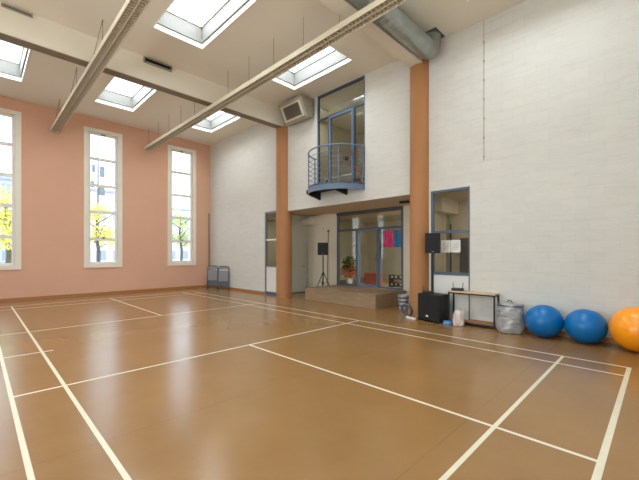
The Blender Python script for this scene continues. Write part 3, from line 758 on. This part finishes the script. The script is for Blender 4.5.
# ------------------------------------------------------------------ things by the column foot
t = thing('woven_bin', 'pale patterned bin at the column foot beside the stage', 'bin', (2.25, 4.92, 0))
MB().lathe([(.12, 0), (.155, .40), (.14, .40), (.11, .02)], (2.25, 4.92, 0), 24).build('bin_body', M['mesh_bin'], t, smooth=True)
for k in range(3): MB().lathe([(.126+k*.009, .07+k*.11), (.137+k*.009, .085+k*.11), (.139+k*.009, .10+k*.11), (.131+k*.009, .12+k*.11)], (2.25, 4.92, 0), 24).build('dark_band', M['cable'], t, smooth=True)
t = thing('cable_coil', 'grey cable coil leaning on the right column by the floor', 'cable', (1.22, 4.18, 0))
for k in range(3):
    MB().tube([(1.22+.03*k-.05*Rsin(s)*.6, 4.22+.14*Rcos(s), .16+.145*Rsin(s)) for s in [2*PI*j/24 for j in range(24)]], .012, n=6, closed=True).build('cable_loop', M['cable'], t, smooth=True)
t = thing('power_strip', 'white power strip on the floor beside the subwoofer', 'power strip', (1.05, 3.98, 0))
MB().box(-.15, .15, -.03, .03, 0, .045, bevel=.006).build('body', M['white_plastic'], t, local=True)
MB().box(-.12, .10, -.022, .022, .045, .047).build('socket_row', M['grey_frame'], t, local=True)
t.rotation_euler = (0, 0, math.radians(75))
t = tag(MB().tube([(1.05, 3.83, .02), (1.10, 3.80, .012), (1.22, 3.81, .012), (1.34, 3.815, .012)], .008, n=6).build('power_cable', M['black'], origin=(1.1, 3.8, 0)), 'short black cable on the floor from power strip to subwoofer', 'cable')

# ------------------------------------------------------------------ folding chairs
def make_chair(label, loc, rz):
    t = thing('folding_chair', label, 'chair', loc, rz, 'folded chairs in the corner')
    lean = .10
    def Q(x, y, z): return (x, y+lean*z, z)
    w = .225
    pts = [Q(-w, 0, .0)]+[Q(-w, 0, .89)]+[Q(-w+.10*(1-Rcos(a)), 0, .89+.12*Rsin(a)) for a in [PI/8*i for i in range(1, 5)]]+[Q(w-.10*(1-Rcos(a)), 0, .89+.12*Rsin(a)) for a in [PI/2-PI/8*i for i in range(0, 4)]]+[Q(w, 0, .89), Q(w, 0, 0)]
    MB().tube(pts, .022, n=8).build('front_frame', M['chair_frame'], t, local=True, smooth=True)
    pts = [Q(-w+.03, .05, .0), Q(-w+.03, .05, .66), Q(w-.03, .05, .66), Q(w-.03, .05, 0)]
    MB().tube(pts, .019, n=8).build('rear_frame', M['chair_frame'], t, local=True, smooth=True)
    s = MB(); s.prism([(-.205, .36), (.205, .36), (.205, .76), (.16, .81), (-.16, .81), (-.205, .76)], 'y', -.045, -.015); s.xf(Matrix(((1, 0, 0, 0), (0, 1, lean, 0), (0, 0, 1, 0), (0, 0, 0, 1))))
    s.build('seat', M['grey_chair'], t, local=True)
    s = MB(); s.prism([(-.205, .88), (.205, .88), (.20, .92), (.12, .995), (-.12, .995), (-.20, .92)], 'y', -.012, .012)
    s.xf(Matrix(((1, 0, 0, 0), (0, 1, lean, 0), (0, 0, 1, 0), (0, 0, 0, 1))))
    s.build('backrest', M['grey_chair'], t, local=True)
    MB().cyl(Q(-w+.03, .05, .12), Q(w-.03, .05, .12), .014).build('stretcher', M['chair_frame'], t, local=True)
    MB().box(-w+.045, w-.045, .055, .065, .14, .62).build('rear_panel', M['chair_frame'], t, local=True)
    MB().cyl(Q(-w, 0, .22), Q(w, 0, .22), .014).build('stretcher', M['chair_frame'], t, local=True)
    for (x, y) in ((-w, 0), (w, 0), (-w+.03, .05), (w-.03, .05)): MB().cyl((x, y, 0), (x, y, .04), .022).build('foot', M['black'], t, local=True)
    return t
ch = make_chair('grey folding chair in the corner, half behind the other chair', (1.19, 14.12, 0), math.radians(-42))
dup(ch, (1.26, 13.27, 0), math.radians(-46), 'grey folding chair leaning on the white wall, nearer of the pair', 'folded chairs in the corner')
t = thing('corner_rod', 'thin dark rod standing in the corner behind the folding chairs', 'pole', (1.43, 14.9, 0))
MB().cyl((1.43, 14.88, 0), (1.44, 14.92, 3.4), .018).build('shaft', M['grey_frame'], t)
MB().cyl((1.44, 14.92, 3.4), (1.44, 14.92, 3.46), .026).build('cap', M['grey_frame'], t)
# cable on right wall
t = thing('wall_cable', 'thin cable clipped down the upper white wall at right', 'cable', (XW-.01, 2.464, 3.6))
MB().cyl((XW-.008, 2.464, 3.62), (XW-.008, 2.464, H), .005, n=6).build('cable', M['ac'], t)
for k in range(7): MB().box(XW-.02, XW, 2.449, 2.479, 3.7+k*.42, 3.72+k*.42).build('clip', M['ac'], t)

# ------------------------------------------------------------------ things behind the recess glass
t = thing('flowering_plant', 'orange flowering plant in a white pot behind the left glass pane', 'plant', (3.75, 8.35, .36))
PX, PY = 3.92, 8.32
MB().lathe([(.10, .36), (.14, .62), (.12, .62)], (PX, PY, 0), 20).build('pot', M['pot'], t, smooth=True)
lf = MB(); leaves(lf, (PX, PY, .88), .37, 190, .07, (1, 1, .85)); lf.build('blooms', M['orange_leaf'], t)
lf = MB(); leaves(lf, (PX, PY, 1.18), .30, 110, .09, (1, 1, 1.1)); lf.build('foliage', M['leaf'], t)
MB().cyl((PX, PY, .6), (PX, PY, 1.1), .012).build('stem', M['bark'], t)
def towel(label, y0, y1, m):
    mb = MB(); n = 14
    A = []
    for i in range(n+1):
        y = y0+(y1-y0)*i/n; x = 3.46+.02*Rsin(i*1.3)
        A.append((x, y))
    poly = A+[(x+.015, y) for x, y in A[::-1]]
    mb.prism(poly, 'z', 1.78, 2.34)
    t = tag(mb.build('towel', M[m], origin=(3.46, y0, 1.78)), label, 'towel', 'towels hung behind the glass'); return t
towel('pink towel hanging behind the right glass pane', 6.06, 6.44, 'pink')
towel('blue towel hanging behind the right glass pane beside the pink one', 5.64, 6.04, 'cyan')
t = thing('hanging_rail', 'thin rail carrying the two towels behind the glass', 'rail', (3.467, 6.04, 2.34))
MB().cyl((3.467, 5.6, 2.345), (3.467, 6.48, 2.345), .008).build('rod', M['grey_frame'], t)
for y in (5.61, 6.47): MB().cyl((3.42, y, 2.345), (3.467, y, 2.345), .008).build('bracket', M['grey_frame'], t)
t = thing('storage_crate', 'dull red crate behind the glazed door leaf', 'box', (4.0, 7.1, .36))
MB().box(3.8, 4.15, 6.95, 7.5, .36, .38).box(3.8, 3.82, 6.95, 7.5, .38, .84).box(4.13, 4.15, 6.95, 7.5, .38, .84).box(3.82, 4.13, 6.95, 6.97, .38, .84).box(3.82, 4.13, 7.48, 7.5, .38, .84).build('crate_body', M['red_box'], t)
MB().box(3.79, 4.16, 6.94, 7.51, .84, .87).build('lid', M['red_box'], t)
# rack with dumbbells
t = thing('dumbbell_rack', 'dark two-tier dumbbell rack behind the right glass pane', 'rack', (3.75, 6.0, .36))
for z in (.45, .70): MB().box(3.62, 3.9, 5.62, 6.3, z, z+.025).build('shelf', M['dark_metal'], t)
for y in (5.6, 6.3): MB().box(3.62, 3.9, y, y+.02, .36, .85).build('end_panel', M['dark_metal'], t)
db = None
dblab = ['dumbbell on the rack behind the glass, %s tier, %s' % (a, b) for a in ('lower', 'upper') for b in ('end nearest the door leaf', 'second from the door leaf', 'third from the door leaf', 'end nearest the frame')]
k = 0
for z in (.475, .725):
    for j in range(4):
        y = 6.2-.165*j
        if db is None:
            db = thing('dumbbell', dblab[0], 'dumbbell', (3.74, y, z), 0, 'dumbbells on the rack')
            MB().cyl((-.05, 0, .055), (.05, 0, .055), .016).build('handle', M['galv'], db, local=True)
            for s in (-1, 1): MB().cyl((s*.05, 0, .055), (s*.11, 0, .055), .055, n=14).build('weight', M['black'], db, local=True)
            for s in (-1, 1): MB().cyl((s*.11, 0, .055), (s*.113, 0, .055), .03, n=14).build('end_disc', M['white_plastic'], db, local=True)
        else: dup(db, (3.74, y, z), 0, dblab[k])
        k += 1

# ------------------------------------------------------------------ outdoors
g = MB().box(-60, 60, YF+.4, 140, -1.2, -1.0).build('ground', M['ground']); struct(g)
def building(name, label, x0, x1, y0, y1, h, m, rows, cols_, roof=True):
    t = thing(name, label, 'building', ((x0+x1)/2, y0, -1.0), group='buildings beyond the windows')
    MB().box(x0, x1, y0, y1, -1, h).build('wall', M[m], t)
    MB().box(x0-.3, x1+.3, y0-.3, y1+.3, h, h+.35).build('roof', M['ext_roof'], t)
    for r in range(rows):
        for c in range(cols_):
            xx = x0+(x1-x0)*(c+.5)/cols_; zz = .6+r*3.0
            if zz+1.4 > h: continue
            f_ = MB().box(xx-.75, xx+.75, y0-.06, y0, zz-.1, zz+1.5).build('window', M['ext_white'], t)
            MB().box(xx-.65, xx+.65, y0-.08, y0-.06, zz, zz+1.4).build('pane', M['ext_glass'], f_)
    return t
building('apartment_building', 'grey apartment block seen through the left window', -9, 2.4, 62, 74, 11.5, 'ext_grey', 4, 5)
building('apartment_building', 'pale building seen through the middle window behind the yellow tree', 3.2, 12.2, 58, 70, 10.6, 'ext_white', 3, 4)
building('apartment_building', 'white building seen through the right window behind the tree', 16.5, 30, 60, 72, 9.2, 'ext_white', 3, 6)
t = thing('antenna_mast', 'tall grey antenna mast seen through the middle window', 'mast', (4.5, 50, -1))
MB().cyl((4.5, 50, -1), (4.5, 50, 17.2), .16, .07).build('pole', M['mast'], t)
for (dx, z, w, h) in ((.45, 11.9, .5, 1.3), (-.5, 12.2, .3, .9), (.4, 9.6, .6, 1.3), (-.6, 10.2, .35, .8)):
    MB().box(4.5+dx-w/2, 4.5+dx+w/2, 49.8, 50.1, z-h/2, z+h/2).build('antenna_panel', M['mast'], t)
    MB().cyl((4.5, 50, z), (4.5+dx, 50, z), .04).build('bracket', M['mast'], t)
def tree(label, x, y, h, rad, m, seed):
    random.seed(seed)
    t = thing('tree', label, 'tree', (x, y, -1), group='autumn trees outside the windows')
    MB().tube([(x, y, -1), (x+.1, y, h*.3), (x-.08, y+.1, h*.55), (x, y, h*.85)], [.16, .13, .09, .04], n=8).build('trunk', M['bark'], t, smooth=True)
    br = MB()
    for k in range(7):
        a = k*2.4; z = h*(.35+.07*k)
        br.tube([(x, y, z), (x+rad*.7*Rcos(a), y+rad*.7*Rsin(a), z+h*.14)], [.05, .02], n=6)
    br.build('branches', M['bark'], t)
    lf = MB()
    for k in range(14):
        a = random.uniform(0, 6.28); r = rad*random.uniform(.2, .75)
        leaves(lf, (x+r*Rcos(a), y+r*Rsin(a), h*random.uniform(.42, .92)), rad*.42, 85, .13)
    lf.build('foliage', M[m], t)
tree('yellow autumn tree seen through the left window', -5.1, 27, 5.4, 1.7, 'yellow_leaf', 3)
tree('yellow autumn tree seen low in the middle window', 0.35, 31, 5.6, 1.7, 'yellow_leaf', 5)
tree('pale yellow-green tree seen through the window nearest the corner', 8.2, 34, 6.4, 2.1, 'green_leaf', 8)
t = thing('railing', 'pale metal railing outside the tall windows', 'railing', (4, 23, -1))
MB().box(-8, 16, 22.97, 23.03, .9, .96).box(-8, 16, 22.97, 23.03, -.8, -.75).build('rails', M['mast'], t)
bal_ = MB()
for k in range(97): bal_.box(-8+k*.25-.012, -8+k*.25+.012, 22.985, 23.015, -1, .9)
bo = bal_.build('balusters', M['mast'], t); bo['kind'] = 'stuff'

# ------------------------------------------------------------------ unseen fill lamps added to brighten the rooms behind the glass
def room_fill(name, label, c, sx, sy, e, col=(1, .93, .8)):
    t = thing(name, label, 'lamp', c)
    MB().box(c[0]-sx/2, c[0]+sx/2, c[1]-sy/2, c[1]+sy/2, c[2]-.05, c[2]).build('lamp_housing', M['white_plastic'], t)
    l = bpy.data.lights.new(name, 'AREA'); l.shape = 'RECTANGLE'; l.size = sx; l.size_y = sy; l.energy = e; l.color = col
    o = bpy.data.objects.new(name+'_light', l); COL.objects.link(o); o.location = (c[0], c[1], c[2]-.06)
room_fill('ceiling_lamp', 'flat ceiling lamp in the room behind the right window', (2.8, 2.2, 3.1), .5, 1.0, 20)
room_fill('ceiling_lamp', 'flat ceiling lamp in the room behind the stage doors', (3.95, 4.85, 3.1), .6, .5, 170, (1, .97, .88))
room_fill('ceiling_lamp', 'flat ceiling lamp in the loft behind the balcony', (2.3, 8.5, H), .6, .6, 22, (1, .97, .9))

room_fill('ceiling_lamp', 'flat ceiling lamp in the store room behind the left window', (2.9, 11.2, 3.1), .4, .8, 20)
# ------------------------------------------------------------------ world
w = bpy.data.worlds.new('sky'); sc.world = w; w.use_nodes = True
nt = w.node_tree; N = nt.nodes; L = nt.links
bg = N['Background']
tc = N.new('ShaderNodeTexCoord'); sp = N.new('ShaderNodeSeparateXYZ'); L.new(tc.outputs['Generated'], sp.inputs[0])
n = N.new('ShaderNodeTexNoise'); n.inputs['Scale'].default_value = 3; n.inputs['Detail'].default_value = 6
L.new(tc.outputs['Generated'], n.inputs['Vector'])
ad = N.new('ShaderNodeMath'); ad.operation = 'MULTIPLY_ADD'; ad.inputs[1].default_value = .12; L.new(n.outputs['Fac'], ad.inputs[0]); L.new(sp.outputs['Z'], ad.inputs[2])
r = N.new('ShaderNodeValToRGB'); e = r.color_ramp.elements
e[0].position = .06; e[0].color = (.93, .97, 1, 1); e[1].position = .5; e[1].color = (.62, .78, 1, 1)
L.new(ad.outputs[0], r.inputs['Fac']); L.new(r.outputs['Color'], bg.inputs['Color'])
bg.inputs['Strength'].default_value = 3.7

# ------------------------------------------------------------------ camera
cd = bpy.data.cameras.new('camera'); cam = bpy.data.objects.new('camera', cd); COL.objects.link(cam)
cd.sensor_fit = 'HORIZONTAL'; cd.sensor_width = 36; cd.lens = 343.67/639*36
cd.shift_y = 13.47/639
cam.location = (-6.384, -.326, 1.575); cam.rotation_euler = (PI/2, 0, math.radians(-45))
cd.clip_start = .05; cd.clip_end = 500
sc.camera = cam
vs = sc.view_settings
vs.view_transform = 'Standard'; vs.look = 'None'; vs.gamma = 1; vs.use_curve_mapping = False; vs.exposure = -0.07
try:
    sc.cycles.use_denoising = True
    sc.cycles.max_bounces = 10; sc.cycles.diffuse_bounces = 6; sc.cycles.transparent_max_bounces = 12; sc.cycles.sample_clamp_indirect = 6
except Exception: pass
